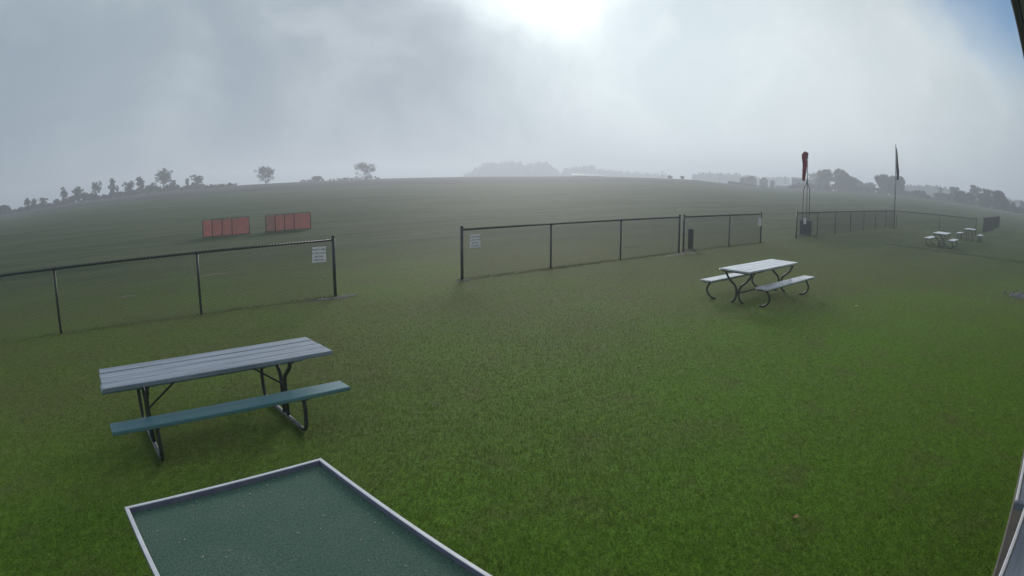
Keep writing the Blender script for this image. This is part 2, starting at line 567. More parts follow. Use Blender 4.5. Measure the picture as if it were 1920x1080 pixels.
def ground_mat():
    m, h, out = new_mat('lawn_and_field')
    p = h.node('ShaderNodeBsdfPrincipled')
    pos = h.node('ShaderNodeNewGeometry').outputs['Position']
    sp = h.node('ShaderNodeSeparateXYZ')
    h.put(sp.inputs[0], pos)
    X, Y = sp.outputs[0], sp.outputs[1]
    nA = h.noise(pos, 0.45, 5, 0.6)
    nB = h.noise(pos, 1.7, 4, 0.6)
    nF = h.noise(pos, 42, 3, 0.7)
    nG = h.noise(pos, 11, 4, 0.7)
    # mown lawn: green near the clubhouse, drier and browner towards the fence
    dry = h.math('ADD', h.smooth(Y, 2.0, 9.0, 0.02, 0.80), h.math('MULTIPLY', h.math('SUBTRACT', nA, 0.5), 1.5))
    dry = h.math('ADD', dry, h.smooth(X, 8.0, 20.0, 0.0, 0.65), clamp=True)
    lawn = h.mix(dry, (0.112, 0.212, 0.018), (0.118, 0.136, 0.040))
    lawn = h.mix(h.smooth(nB, 0.50, 0.75, 0.0, 0.55), lawn, (0.140, 0.130, 0.052))
    # flying field: dew-grey grass mown in long strips along the fence direction
    mp = h.node('ShaderNodeMapping')
    h.put(mp.inputs[0], pos)
    mp.inputs['Scale'].default_value = (0.075, 0.36, 1)
    nS = h.noise(mp.outputs[0], 1.0, 5, 0.65)
    field = h.mix(h.smooth(nS, 0.34, 0.66), (0.050, 0.074, 0.032), (0.100, 0.116, 0.060))
    field = h.mix(h.smooth(nA, 0.52, 0.75, 0, 0.5), field, (0.100, 0.098, 0.052))
    field = h.mix(h.smooth(nB, 0.45, 0.72, 0, 0.45), field, (0.050, 0.068, 0.034))
    mp2 = h.node('ShaderNodeMapping')
    h.put(mp2.inputs[0], pos)
    mp2.inputs['Scale'].default_value = (0.02, 0.55, 1)
    mp2.inputs['Rotation'].default_value = (0, 0, 0.12)
    nT = h.noise(mp2.outputs[0], 1.0, 3, 0.5)
    field = h.mix(h.smooth(nT, 0.64, 0.72, 0, 0.40), field, (0.15, 0.16, 0.105))
    edge = h.math('ADD', Y, h.math('MULTIPLY', h.math('SUBTRACT', nB, 0.5), 0.5))
    inner = h.smooth(edge, 11.0, 24.0)
    c = h.mix(inner, lawn, field)
    far = h.smooth(X, 14.0, 34.0, 0.0, 0.75)
    c = h.mix(far, c, field)
    zone = h.node('ShaderNodeAttribute', attribute_name='soil').outputs['Fac']
    zn = h.math('ADD', zone, h.math('MULTIPLY', h.math('SUBTRACT', nS, 0.5), 0.6), clamp=True)
    c = h.mix(h.smooth(zn, 0.35, 0.65), c, (0.050, 0.046, 0.050))
    k = h.smooth(h.math('ADD', h.math('MULTIPLY', nF, 0.55), h.math('MULTIPLY', nG, 0.45)), 0.30, 0.72, 0.55, 1.5)
    c = h.vmath('SCALE', c, scale=k)
    h.put(p.inputs['Base Color'], c)
    p.inputs['Roughness'].default_value = 0.8
    p.inputs['Specular IOR Level'].default_value = 0.04
    b = h.node('ShaderNodeBump')
    b.inputs['Strength'].default_value = 0.7
    b.inputs['Distance'].default_value = 0.02
    h.put(b.inputs['Height'], h.math('ADD', nF, h.math('MULTIPLY', nG, 0.8)))
    h.put(p.inputs['Normal'], b.outputs[0])
    m.node_tree.links.new(p.outputs[0], out.inputs[0])
    return m


NA = 360
radii = np.concatenate([[0.0], np.geomspace(1.0, 850, 170)])
azs = np.linspace(-180, 180, NA, endpoint=False)
AZ, RR = np.meshgrid(azs, radii[1:])
Z = terrain(AZ, RR)
V = np.stack([RR * np.cos(np.radians(AZ)), RR * np.sin(np.radians(AZ)), Z], -1).reshape(-1, 3)
V = np.concatenate([V, [[0, 0, 0]]])
nr = len(radii) - 1
F = []
for i in range(nr - 1):
    for j in range(NA):
        j2 = (j + 1) % NA
        F.append((i * NA + j, (i + 1) * NA + j, (i + 1) * NA + j2, i * NA + j2))
for j in range(NA):
    F.append((len(V) - 1, j, (j + 1) % NA))
me = bpy.data.meshes.new('ground')
me.from_pydata(V.tolist(), [], F)
soil = np.clip((RR - np.interp(AZ, SA, SR)) / 10 + 0.5, 0, 1).reshape(-1)
at = me.attributes.new('soil', 'FLOAT', 'POINT')
at.data.foreach_set('value', np.concatenate([soil, [0]]).astype(np.float32))
me.polygons.foreach_set('use_smooth', [True] * len(me.polygons))
me.materials.append(ground_mat())
tag(link('ground', me), kind='structure')


# value noise for grass patches
_grid = rng.random((64, 64))


def vnoise(x, y, s):
    x, y = np.asarray(x) * s + 17.3, np.asarray(y) * s + 5.1
    i, j = np.floor(x).astype(int), np.floor(y).astype(int)
    fx, fy = x - i, y - j
    fx, fy = fx * fx * (3 - 2 * fx), fy * fy * (3 - 2 * fy)
    G = lambda a, b: _grid[a % 64, b % 64]
    return (G(i, j) * (1 - fx) + G(i + 1, j) * fx) * (1 - fy) + (G(i, j + 1) * (1 - fx) + G(i + 1, j + 1) * fx) * fy


def blades(name, x, y, hgt, wid, tint, lean=0.6):
    n = len(x)
    z = np.array(terrain(np.degrees(np.arctan2(y, x)), np.hypot(x, y)))
    a = rng.random(n) * 2 * PI
    b = rng.random(n) * 2 * PI
    L = hgt * lean * (0.2 + rng.random(n))
    wx, wy = np.cos(a) * wid / 2, np.sin(a) * wid / 2
    lx, ly = np.cos(b) * L, np.sin(b) * L
    P = np.empty((n, 5, 3))
    P[:, 0] = np.stack([x - wx, y - wy, z - .004], -1)
    P[:, 1] = np.stack([x + wx, y + wy, z - .004], -1)
    P[:, 2] = np.stack([x + wx * .8 + lx * .35, y + wy * .8 + ly * .35, z + hgt * .6], -1)
    P[:, 3] = np.stack([x - wx * .8 + lx * .35, y - wy * .8 + ly * .35, z + hgt * .6], -1)
    P[:, 4] = np.stack([x + lx, y + ly, z + hgt * (1 - .25 * rng.random(n))], -1)
    base = np.arange(n)[:, None] * 5
    loops = (base + np.array([[0, 1, 2, 3, 3, 2, 4]])).reshape(-1)
    me = bpy.data.meshes.new(name)
    me.vertices.add(n * 5)
    me.vertices.foreach_set('co', P.reshape(-1).astype(np.float32))
    me.loops.add(n * 7)
    me.loops.foreach_set('vertex_index', loops.astype(np.int32))
    me.polygons.add(n * 2)
    starts = (np.arange(n)[:, None] * 7 + np.array([[0, 4]])).reshape(-1)
    me.polygons.foreach_set('loop_start', starts.astype(np.int32))
    me.update(calc_edges=True)
    c = np.ones((n, 5, 4), np.float32)
    c[:, :, :3] = tint[:, None, :]
    ca = me.attributes.new('tint', 'FLOAT_COLOR', 'POINT')
    ca.data.foreach_set('color', c.reshape(-1))
    me.materials.append(M_BLADE)
    return tag(link(name, me), kind='stuff')


def lawn_tint(x, y, n):
    dry = np.clip(0.02 + 0.78 * np.clip((y - 2.0) / 7, 0, 1) + .65 * np.clip((x - 8) / 11, 0, 1) + (vnoise(x, y, .55) - .5) * 1.3 + (vnoise(x, y, 2.1) - .5) * .9, 0, 1)
    g_ = np.array([0.162, 0.292, 0.022])
    d_ = np.array([0.172, 0.198, 0.042])
    t = g_ + (d_ - g_) * dry[:, None]
    va = np.clip(1.2 - np.hypot(x, y) / 12, .22, .95)
    t *= (1 - va * .5 + va * rng.random(n))[:, None]
    s = rng.random(n) < 0.022
    t[s] = np.array([0.22, 0.19, 0.10]) * (0.6 + .6 * rng.random(s.sum()))[:, None]
    return t


n = 400000
u_ = rng.random(n)
rr = 1.5 * (18.0 / 1.5) ** u_                      # log-uniform in distance: density falls off as 1/r^2
a = R(-8) + R(112) * rng.random(n)
x, y = rr * np.cos(a), rr * np.sin(a)
hg = np.interp(rr, [1.5, 6, 10, 18], [.022, .021, .018, .013]) * (.55 + .8 * rng.random(n))
wd = np.interp(rr, [1.5, 4, 7, 11, 18], [.0034, .0042, .0054, .0070, .0090]) * (.7 + .6 * rng.random(n))
keep = (y > -0.17) & (y < 12.3) & (rng.random(n) < np.clip((18 - rr) / 8, 0, 1))
x, y, hg, wd = x[keep], y[keep], hg[keep], wd[keep]
clump = vnoise(x, y, 6.0)
hg *= 0.75 + 0.5 * clump
blades('lawn_grass', x, y, hg, wd, lawn_tint(x, y, len(x)), 0.9)

# untrimmed grass under the fences
x0 = np.concatenate([-9 + 34 * rng.random(11000), 28 + 21 * rng.random(2500)])
y0 = 12.38 + rng.normal(0, .085, len(x0))
gap = ((x0 > 5.75) & (x0 < 8.95))
x0, y0 = x0[~gap], y0[~gap]
n = len(x0)
t = np.array([0.16, 0.19, 0.07])[None] * (0.6 + .9 * rng.random(n))[:, None]
s = rng.random(n) < .18
t[s] = np.array([0.20, 0.18, 0.11]) * (0.6 + .5 * rng.random(s.sum()))[:, None]
blades('fence_line_grass', x0, y0, .036 * (.4 + rng.random(n) * .9) * (.4 + vnoise(x0, y0, .9)), .009 * (.6 + rng.random(n)), t, 0.8)
# uncut strip across the lawn beyond the second table
n = 1500
y0 = 0.3 + 8.2 * rng.random(n)
x0 = 31.2 + 0.08 * (y0 - 4) ** 2 * .2 + rng.normal(0, .24, n)
t = np.array([0.085, 0.115, 0.042])[None] * (0.6 + .8 * rng.random(n))[:, None]
blades('uncut_grass_strip', x0, y0, .035 * (.4 + rng.random(n)), .014 * (.6 + rng.random(n)), t, 0.6)


def patch(name, cx, cy_, rx, ry, m, seed, z=0.006, kind='stuff'):
    q = random.Random(seed)
    mb = MB()
    n = 26
    ph = [q.random() * 6.28 for _ in range(4)]
    vs = [(0, 0, .010)]
    for k in range(n):
        a = 2 * PI * k / n
        rr_ = 1 + .22 * math.sin(2 * a + ph[0]) + .16 * math.sin(3 * a + ph[1]) + .12 * math.sin(7 * a + ph[2]) + .08 * q.uniform(-1, 1)
        vs.append((math.cos(a) * rx * rr_ * .55, math.sin(a) * ry * rr_ * .55, .008))
    for k in range(n):
        p_ = vs[1 + k]
        vs.append((p_[0] * 1.75 + q.uniform(-.02, .02), p_[1] * 1.75 + q.uniform(-.02, .02), 0.0))
    fs = [(0, 1 + k, 1 + (k + 1) % n) for k in range(n)]
    fs += [(1 + k, 1 + n + k, 1 + n + (k + 1) % n, 1 + (k + 1) % n) for k in range(n)]
    mb.add(vs, fs)
    return tag(mb.build(name, m, None, True, (cx, cy_, z)), kind=kind)


patch('trodden_dirt', 5.62, 12.22, .50, .20, M_DIRT, 1)
patch('trodden_dirt', 9.06, 12.30, .22, .14, M_DIRT, 2)
patch('bare_dirt', 18.0, 12.05, .95, .17, M_DIRTP, 3)
patch('trodden_dirt', 18.45, 12.36, .50, .16, M_DIRT, 4)
M_PALEGRASS = surf('bleached_grass', (0.150, 0.160, 0.100), (0.085, 0.100, 0.052), 3, 0.9, bump=0.6, bscale=30, spec=0.05)
for k_, (px_, py_, rx_, ry_) in enumerate([(1470, 410, 2.6, .35), (1560, 406, 2.2, .35), (1340, 462, .9, .16), (1075, 441, .8, .16), (1190, 462, .7, .14), (1010, 398, 2.2, .4), (402, 515, .45, .14), (240, 556, .30, .10), (905, 408, 1.6, .3)]):
    d_ = ray(px_, py_)
    t_ = -CAM_H / d_.z
    patch('bleached_grass_patch', d_.x * t_, d_.y * t_, rx_, ry_, M_PALEGRASS if k_ not in (6, 7) else M_DIRTP, 30 + k_)

# ------------------------------------------------------------------ haze
hb = MB().box((0, 0, 0), (2000, 2000, 42))
mh, h, out = new_mat('morning_fog')
pv = h.node('ShaderNodeVolumePrincipled')
pv.inputs['Color'].default_value = (0.87, 0.915, 1.0, 1)
pv.inputs['Density'].default_value = 0.0027
pv.inputs['Anisotropy'].default_value = 0.40
pv.inputs['Density Attribute'].default_value = ''
pv.inputs['Color Attribute'].default_value = ''
pv.inputs['Temperature Attribute'].default_value = ''
mh.node_tree.links.new(pv.outputs[0], out.inputs['Volume'])
hz = hb.build('haze', mh, None, False, (0, 0, 24 - 21))
tag(hz, kind='stuff')

# ------------------------------------------------------------------ clubhouse at the right edge
club = thing('clubhouse', 'pale clubhouse wall and dark eave running past the right edge', 'building', (0, 0, 0))
MB().box((6.5, -2.9, 1.5), (19, 4, 3.0)).build('wall', M_SIDING, club)
sb = MB()
for k in range(14):
    sb.box((6.5, -.885, .16 + k * .2), (19, .02, .19), Matrix.Rotation(R(3), 3, 'X'))
tag(sb.build('siding', M_SIDING, club), kind='stuff')
MB().box((6.5, -.42, 3.115), (19.6, .93, .02)).build('soffit', M_SOFFIT, club)
MB().box((6.5, .062, 3.16), (19.6, .026, .12), None, .004).build('gutter', M_FASCIA, club)
MB().box((6.5, .079, 3.20), (19.6, .006, .05)).build('drip_edge', M_DRIP, club)
rb = MB()
rb.add([(-3.3, .09, 3.24), (16.3, .09, 3.24), (16.3, -2.9, 4.3), (-3.3, -2.9, 4.3), (-3.3, -5.9, 3.24), (16.3, -5.9, 3.24),
        (-3.3, .09, 3.22), (16.3, .09, 3.22), (16.3, -5.9, 3.22), (-3.3, -5.9, 3.22)],
       [(0, 1, 2, 3), (3, 2, 5, 4), (0, 6, 7, 1), (4, 5, 8, 9), (6, 9, 8, 7), (0, 3, 4, 9, 6), (1, 7, 8, 5, 2)])
rb.build('roof', M_ROOF, club)
tag(MB().box((6.5, -.55, 0.0), (19, .70, .09), None, .012).build('concrete_walk', M_CONC), kind='structure')


def wall_table(label, x0, x1, yfront, rz=0.0):
    t_ = thing('side_table', label, 'table', ((x0 + x1) / 2, yfront - .33, .045), rz, 'white edged tables along the clubhouse')
    L = x1 - x0
    for k in range(3):
        MB().box((0, .205 - k * .205, .685), (L - .004, .198, .03), None, .005).build('plank', M_PLANK_SKY, t_)
    MB().box((0, .3225, .697), (L, .022, .020), None, .004).build('front_rail', M_RAILW, t_)
    MB().box((0, -.3225, .68), (L, .022, .058), None, .004).build('back_rail', M_RAILW, t_)
    MB().box((-L / 2 - .012, 0, .675), (.022, .667, .05), None, .004).build('end_rail', M_PLANK_SKY, t_)
    MB().box((L / 2 + .012, 0, .675), (.022, .667, .05), None, .004).build('end_rail', M_PLANK_SKY, t_)
    for sx in (-1, 1):
        for sy in (-1, 1):
            MB().box((sx * (L / 2 - .30), -.05 + sy * .20, .325), (.06, .06, .65), None, .005).build('leg', M_WOODPOST, t_)


wall_table('grey plank table with white edge, cut off by the bottom right corner', 1.45, 3.87, -.160, R(-3.6))
wall_table('grey plank table with white edge, further along the right border', 3.96, 6.4, -.160)

# ------------------------------------------------------------------ chain link fences
PH = 1.22


def post(parent, x, y, terminal):
    mb = MB()
    if terminal:
        mb.tube([(x, y, -.05), (x, y, 1.285)], .036, 12)
        o = mb.build('terminal_post', M_VINYL, parent, True)
        c = MB()
        c.tube([(x, y, 1.275), (x, y, 1.30), (x, y, 1.318), (x, y, 1.328)], [.040, .040, .028, .008], 12)
        c.build('post_cap', M_VINYL, o, True)
        for zz in (.2, .62, 1.04):
            MB().tube([(x, y, zz - .013), (x, y, zz + .013)], .041, 12).build('tension_band', M_VINYL, o, True)
    else:
        mb.tube([(x, y, -.05), (x, y, PH + .015)], .026, 10)
        mb.build('line_post', M_VINYL, parent, True)
        c = MB()
        c.tube([(x, y, PH - .035), (x, y, PH + .02), (x, y, PH + .034)], [.031, .031, .018], 10)
        c.build('rail_loop', M_VINYL, parent, True)


def run(label, pts, term, pitch=.0707, wr=.0027):
    """pts: list of (x, y) posts of one continuous run; term: indices of the thick end posts"""
    x0, y0 = pts[0]
    t_ = thing('chain_link_fence', label, 'fence', (x0, y0, 0), 0, 'black chain link fence runs')
    Pl = [(px - x0, py - y0) for px, py in pts]
    for i, (px, py) in enumerate(Pl):
        post(t_, px, py, i in term)
    MB().tube([(px, py, PH) for px, py in Pl], .021, 8).build('top_rail', M_VINYL, t_, True)
    w = MB()
    zb, zt = .035, PH + .030
    for (ax, ay), (bx, by) in zip(Pl[:-1], Pl[1:]):
        L = math.hypot(bx - ax, by - ay)
        ux, uy = (bx - ax) / L, (by - ay) / L
        nx, ny = -uy, ux
        H = zt - zb
        for sgn in (1, -1):
            off = (-.024 + sgn * .0016)
            k0 = int(-H / pitch) - 1
            for k in range(k0, int((L + H) / pitch) + 1):
                s0 = k * pitch
                sa, za, sb_, zb_ = (s0, zb, s0 + H, zt) if sgn > 0 else (s0, zb, s0 - H, zt)
                pa, pb = [sa, za], [sb_, zb_]
                # clip to 0..L
                def clip(p, q, lim, low):
                    if (p[0] < lim) == low and p[0] != lim:
                        if (q[0] < lim) == low:
                            return None
                        f_ = (lim - p[0]) / (q[0] - p[0])
                        return [lim, p[1] + (q[1] - p[1]) * f_]
                    return p
                ok = True
                for lim, low in ((0.0, True), (L, False)):
                    na = clip(pa, pb, lim, low)
                    nb = clip(pb, pa, lim, low)
                    if na is None or nb is None:
                        ok = False
                        break
                    pa, pb = na, nb
                if not ok or abs(pa[1] - pb[1]) < .02:
                    continue
                A = (ax + ux * pa[0] + nx * off, ay + uy * pa[0] + ny * off, pa[1])
                B = (ax + ux * pb[0] + nx * off, ay + uy * pb[0] + ny * off, pb[1])
                w.tube([A, B], wr, 3, False)
    tag(w.build('chain_link_mesh', M_VINYL, t_), kind='stuff')
    # knuckled top edge of the mesh, standing just above the rail
    kn = MB()
    for (ax, ay), (bx, by) in zip(Pl[:-1], Pl[1:]):
        L = math.hypot(bx - ax, by - ay)
        m_ = int(L / pitch)
        for k in range(m_):
            s = (k + .5) / m_
            kn.box((ax + (bx - ax) * s, ay + (by - ay) * s - .022, PH + .026), (.022, .012, .022), Matrix.Rotation(R(45), 3, 'Y'))
    tag(kn.build('mesh_knuckle', M_VINYL, t_), kind='stuff')
    return t_


FY = 12.38
run('black chain link fence, leftmost run, leaving the photo at the left edge', [(-6.52, FY), (-3.45, FY), (-.38, FY), (2.62, FY), (5.66, FY)], (4,))
run('black chain link fence run of three bays behind the open lawn', [(9.06, FY), (12.05, FY), (15.03, FY), (18.22, FY)], (0, 3))
run('short black chain link fence run of two bays with a wooden post behind', [(18.50, FY), (21.76, FY), (24.55, FY)], (0, 2))
run('long distant chain link fence run in front of windsock and flagpole', [(28.5 + 2.85 * k, FY) for k in range(8)], (0, 7))
run('distant chain link fence run turning back behind the far picnic tables', [(48.62, FY - .1), (49.85, 8.85), (50.85, 5.82)], (2,))
run('distant chain link fence seen almost end on, at the far right', [(55.1 + 2.75 * k, 5.62 - .01 * k) for k in range(8)], (0, 7))

# ------------------------------------------------------------------ warning signs
LINES = ['FLIGHT AREA', 'NO SPECTATORS', 'BEYOND', 'THIS POINT']


def sign(label, x, z, tilt=0.0, w=.325, hgt=.325):
    t_ = thing('warning_sign', label, 'sign', (x, FY - .055, z), 0, 'white warning signs wired to the fence')
    t_.rotation_euler = (0, tilt, 0)
    MB().box((0, 0, 0), (w, .006, hgt), None, .002).build('sign_board', M_SIGN, t_)
    zz = hgt / 2 - .075
    for ln, sz in zip(LINES, (.056, .046, .050, .050)):
        cu = bpy.data.curves.new('lettering', 'FONT')
        cu.body = ln
        cu.size = sz
        cu.align_x = 'CENTER'
        cu.offset = .0004
        cu.extrude = .0006
        cu.resolution_u = 2
        cu.materials.append(M_INK)
        tmp = bpy.data.objects.new('tmp', cu)
        COL.objects.link(tmp)
        bpy.context.view_layer.update()
        tm = bpy.data.meshes.new_from_object(tmp.evaluated_get(bpy.context.evaluated_depsgraph_get()))
        tm.name = 'lettering'
        bpy.data.objects.remove(tmp)
        bpy.data.curves.remove(cu)
        o = link('lettering', tm, t_, (0, -.0045, zz))
        o.rotation_euler = (PI / 2, 0, 0)
        zz -= .073
    for sx in (-1, 1):
        for sz in (-1, 1):
            MB().box((sx * (w / 2 - .018), .02, sz * (hgt / 2 - .018)), (.006, .04, .006)).build('wire_tie', M_VINYL, t_)


sign('white warning sign at the right end of the leftmost fence run', 5.29, .945, R(1.5))
sign('white warning sign at the left end of the middle fence run', 9.42, .93, R(-.8))
sign('white warning sign at the right end of the short fence run', 24.32, .90)
sign('small white warning sign in front of the windsock box', 29.42, .82, R(2), .36, .30)

# ------------------------------------------------------------------ picnic table near left
t1 = thing('picnic_table', 'nearest picnic table, teal wooden planks on pipe legs, at lower left', 'picnic table', (1.375, 6.20, 0), 0, 'picnic tables on the lawn')
L1 = 2.46
for k, yy in enumerate((-.267, -.091, .085, .277)):
    MB().box((0.004 * (k % 2), yy, .742), (L1 - .006 * k, .172 if k else .180, .044), None, .006).build('tabletop_plank', M_PLANK_SKY, t1)
for sy in (-1, 1):
    MB().box((.02, -.545 if sy < 0 else .735, .432), (L1 + .02, .245, .042), None, .006).build('bench_plank', M_PLANK, t1)
for sx in (-1, 1):
    X = sx * .77
    # one bent pipe: far seat stand, ground skid, near seat stand
    pts = bend([(X, .735, .412), (X, .765, .30), (X, .74, .03), (X, -.575, .03), (X, -.60, .30), (X, -.56, .412)], .13, 6)
    MB().tube(pts, .0215, 10).build('leg_frame', M_PIPE if sx > 0 else M_PIPE, t1, True)
    for sy in (-1, 1):
        pts = bend([(X + sx * .0, sy * .055, .052), (X, sy * .055, .42), (X, sy * .075, .50), (X, sy * .255, .63), (X, sy * .275, .718)], .09, 5)
        MB().tube(pts, .0215, 10).build('support_pipe', M_PIPE, t1, True)
    MB().box((X, 0, .708), (.045, .66, .028)).build('top_bearer', M_PIPE, t1)
    MB().box((X, .735, .405), (.045, .20, .014)).build('seat_bearer', M_PIPE, t1)
    MB().box((X, -.56, .405), (.045, .20, .014)).build('seat_bearer', M_PIPE, t1)
    MB().tube([(X - sx * .02, -.02, .40), (X - sx * .46, -.02, .715)], .011, 6).build('brace', M_DARKPIPE, t1, True)
    # lighter metal tube laid over the skid, standing in for its highlight
    MB().tube([(X, -.42, .0315), (X, .55, .0315)], .0222, 10).build('skid_highlight', M_GALV, t1, True)
MB().box((0, 0, .712), (.05, .64, .022)).build('middle_bearer', M_PIPE, t1)


# ------------------------------------------------------------------ park tables with curved pipe legs
def park_table(label, x, y, L, rz=0.0, top_w=.74, bw=.29, boff=.67, leg=1.07, zt=.715, straight=False, notch=False):
    t_ = thing('picnic_table', label, 'picnic table', (x, y, 0), rz, 'picnic tables on the lawn')
    npl = 4
    pw = top_w / npl
    for k in range(npl):
        MB().box((0, -top_w / 2 + pw * (k + .5), zt - .02), (L, pw - .007, .038), None, .006).build('tabletop_plank', M_SLAB, t_)
    MB().box((0, 0, zt - .055), (L - .08, top_w - .10, .022)).build('top_frame', M_DARKPIPE, t_)
    for sy in (-1, 1):
        MB().box((.0 if sy > 0 else .03, sy * boff, .405), (L + .06, bw, .036), None, .006).build('bench_seat', M_SLAB, t_)
        MB().box((.0 if sy > 0 else .03, sy * boff, .376), (L + .0, bw - .07, .022)).build('bench_frame', M_DARKPIPE, t_)
    for sx in (-1, 1):
        X = sx * leg
        for sy in (-1, 1):
            if straight:
                pts = [(X, sy * .20, zt - .06), (X, sy * .20, .0)]
                bp = [(X, sy * (boff + .05), .37), (X, sy * (boff + .06), 0)]
                MB().tube(pts, .024, 8).build('leg', M_DARKPIPE, t_, True)
                MB().tube(bp, .022, 8).build('bench_leg', M_DARKPIPE, t_, True)
                bp = [(X - sx * .10, sy * (boff - .08), .37), (X - sx * .10, sy * (boff - .09), 0)]
                MB().tube(bp, .022, 8).build('bench_leg', M_DARKPIPE, t_, True)
                continue
            pts = spline([(X, sy * .31, zt - .06), (X, sy * .295, .58), (X, sy * .20, .46), (X, sy * .085, .37), (X, sy * .034, .27), (X, sy * .034, .14), (X, sy * .085, .045), (X, sy * .15, .012)], 5)
            MB().tube(pts, .0245, 8).build('leg', M_DARKPIPE, t_, True)
            pts = spline([(X, sy * boff, .37), (X, sy * (boff + .06), .30), (X, sy * (boff + .105), .20), (X, sy * (boff + .075), .10), (X, sy * (boff - .03), .025), (X, sy * (boff - .13), .012)], 5)
            MB().tube(pts, .022, 8).build('bench_leg', M_DARKPIPE, t_, True)
    MB().tube([(-leg, 0, .20), (leg, 0, .20)], .016, 8).build('stretcher', M_DARKPIPE, t_, True)


park_table('wet pale picnic table with black curved legs, mid right on the lawn', 12.77, 6.38, 2.55)
park_table('small distant picnic table with curved legs, left of the far pair', 34.35, 5.90, 1.95, 0.0, .78, .36, .68, .76)
park_table('small distant picnic table with straight legs, nearest the far fence corner', 43.05, 5.33, 1.75, 0.0, .72, .32, .76, .55, .735, True)

# ------------------------------------------------------------------ carpeted work table, bottom left
WT = 1.245
tt = thing('start_table', 'green carpeted work table with raised white rim at the bottom', 'table', (.738, 1.971, 0), R(2.7))
W2, D2, ZT = WT / 2, 1.23, .88  # half width, half length, height
MB().box((0, 0, ZT - .028), (WT - .05, 2 * D2 - .05, .018)).build('table_board', M_WOODPOST, tt)
nx_, ny_ = 40, 80
gx, gy = np.linspace(-W2 + .02, W2 - .02, nx_), np.linspace(-D2 + .02, D2 - .02, ny_)
cb = MB()
cb.add([(a, b, ZT - .014 + .0035 * float(vnoise(a, b, 2.2)) + .0012 * float(vnoise(a, b, 9))) for b in gy for a in gx],
       [(j * nx_ + i, j * nx_ + i + 1, (j + 1) * nx_ + i + 1, (j + 1) * nx_ + i) for j in range(ny_ - 1) for i in range(nx_ - 1)])
cb.build('carpet', M_TURF, tt, True)
for sy in (-1, 1):
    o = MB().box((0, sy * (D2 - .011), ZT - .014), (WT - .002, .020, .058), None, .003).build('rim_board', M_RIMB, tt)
    MB().box((0, sy * (D2 - .010), ZT + .0185), (WT, .023, .006), None, .002).build('rim_top', M_RAILW, o)  # white top of the same rim, kept apart from the shade-toned faces
for sx in (-1, 1):
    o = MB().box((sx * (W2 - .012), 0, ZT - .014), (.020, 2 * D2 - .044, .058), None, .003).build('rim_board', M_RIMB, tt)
    MB().box((sx * (W2 - .0115), 0, ZT + .0185), (.023, 2 * D2 - .044, .006), None, .002).build('rim_top', M_RAILW, o)
for sx in (-1, 1):
    for sy in (-1, 1):
        MB().box((sx * (W2 - .09), sy * (D2 - .10), .42), (.085, .085, .84), None, .006).build('leg', M_WOODPOST, tt)
for sy in (-1, 1):
    MB().box((0, sy * (D2 - .10), .78), (WT - .28, .038, .10)).build('apron', M_WOODPOST, tt)
sp_ = MB()
q = random.Random(5)
for k in range(130):
    a, b = q.uniform(-W2 + .04, W2 - .04), q.uniform(-D2 + .04, D2 - .04)
    s = q.uniform(.003, .008)
    sp_.box((a, b, ZT - .0075), (s * q.uniform(.6, 2.2), s * .7, .002), Matrix.Rotation(q.uniform(0, 3.1), 3, 'Z'))
tag(sp_.build('crumb', M_DRYLEAFP, tt), kind='stuff')

# ------------------------------------------------------------------ orange pilot barriers
def barrier(label, x, y, fab0):
    t_ = thing('safety_barrier', label, 'barrier', (x, y, 0), R(-1), 'orange safety barriers on the flying field')
    X = [0, .52, 1.05, 1.98]
    bx, by = -.42, .30
    posts = [(bx, by)] + [(k, 0) for k in X]
    for (a, b) in posts:
        MB().tube([(a, b, 0), (a, b, .87)], .020, 6).build('post', M_DARKPIPE, t_, True)
    for i, ((a, b), (c, d)) in enumerate(zip(posts[:-1], posts[1:])):
        m_ = fab0 if i == 0 else M_ORANGE
        L = math.hypot(c - a, d - b)
        ang = math.atan2(d - b, c - a)
        nn = 9
        mb = MB()
        vs, fs = [], []
        for jz in range(6):
            for jx in range(nn):
                s = .02 + (L - .04) * jx / (nn - 1)
                z = .04 + .79 * jz / 5
                bulge = .018 * math.sin(PI * jx / (nn - 1)) * math.sin(PI * jz / 5 + .3) + .006 * math.sin(jx * 2.1 + jz)
                vs.append((s, bulge, z))
        for jz in range(5):
            for jx in range(nn - 1):
                fs.append((jz * nn + jx, jz * nn + jx + 1, (jz + 1) * nn + jx + 1, (jz + 1) * nn + jx))
        n0 = len(vs)
        vs += [(p_[0], p_[1] + .006, p_[2]) for p_ in vs]
        fs += [tuple(n0 + k for k in reversed(f_)) for f_ in fs]
        Mx = Matrix.Rotation(ang, 3, 'Z')
        mb.add([Mx @ Vector(p_) + Vector((a, b, 0)) for p_ in vs], fs)
        o = mb.build('fabric_panel', m_, t_, True)
        MB().tube([(a, b, .865), (c, d, .865)], .018, 6).build('top_rail', M_GALV if i == 0 else M_DARKPIPE, t_, True)
        MB().tube([(a, b, .035), (c, d, .035)], .016, 6).build('bottom_rail', M_DARKPIPE, t_, True)


barrier('left one of two orange fabric barriers on the flying field', 7.36, 30.72, M_ORANGE)
barrier('right one of two orange barriers, with a bleached end panel', 10.76, 30.72, M_PALEFAB)

# ------------------------------------------------------------------ wooden post, windsock, flag
wp = thing('wooden_post', 'short dark round-topped post behind the two-bay fence run', 'post', (19.60, 12.80, 0))
MB().tube([(0, 0, -.03), (0, 0, .66), (0, 0, .72), (0, 0, .75)], [.105, .105, .095, .05], 14).build('post', M_WOODPOST, wp, True)
MB().box((0, 0, .012), (.42, .30, .024), None, .006).build('base_plate', M_CONC, wp)

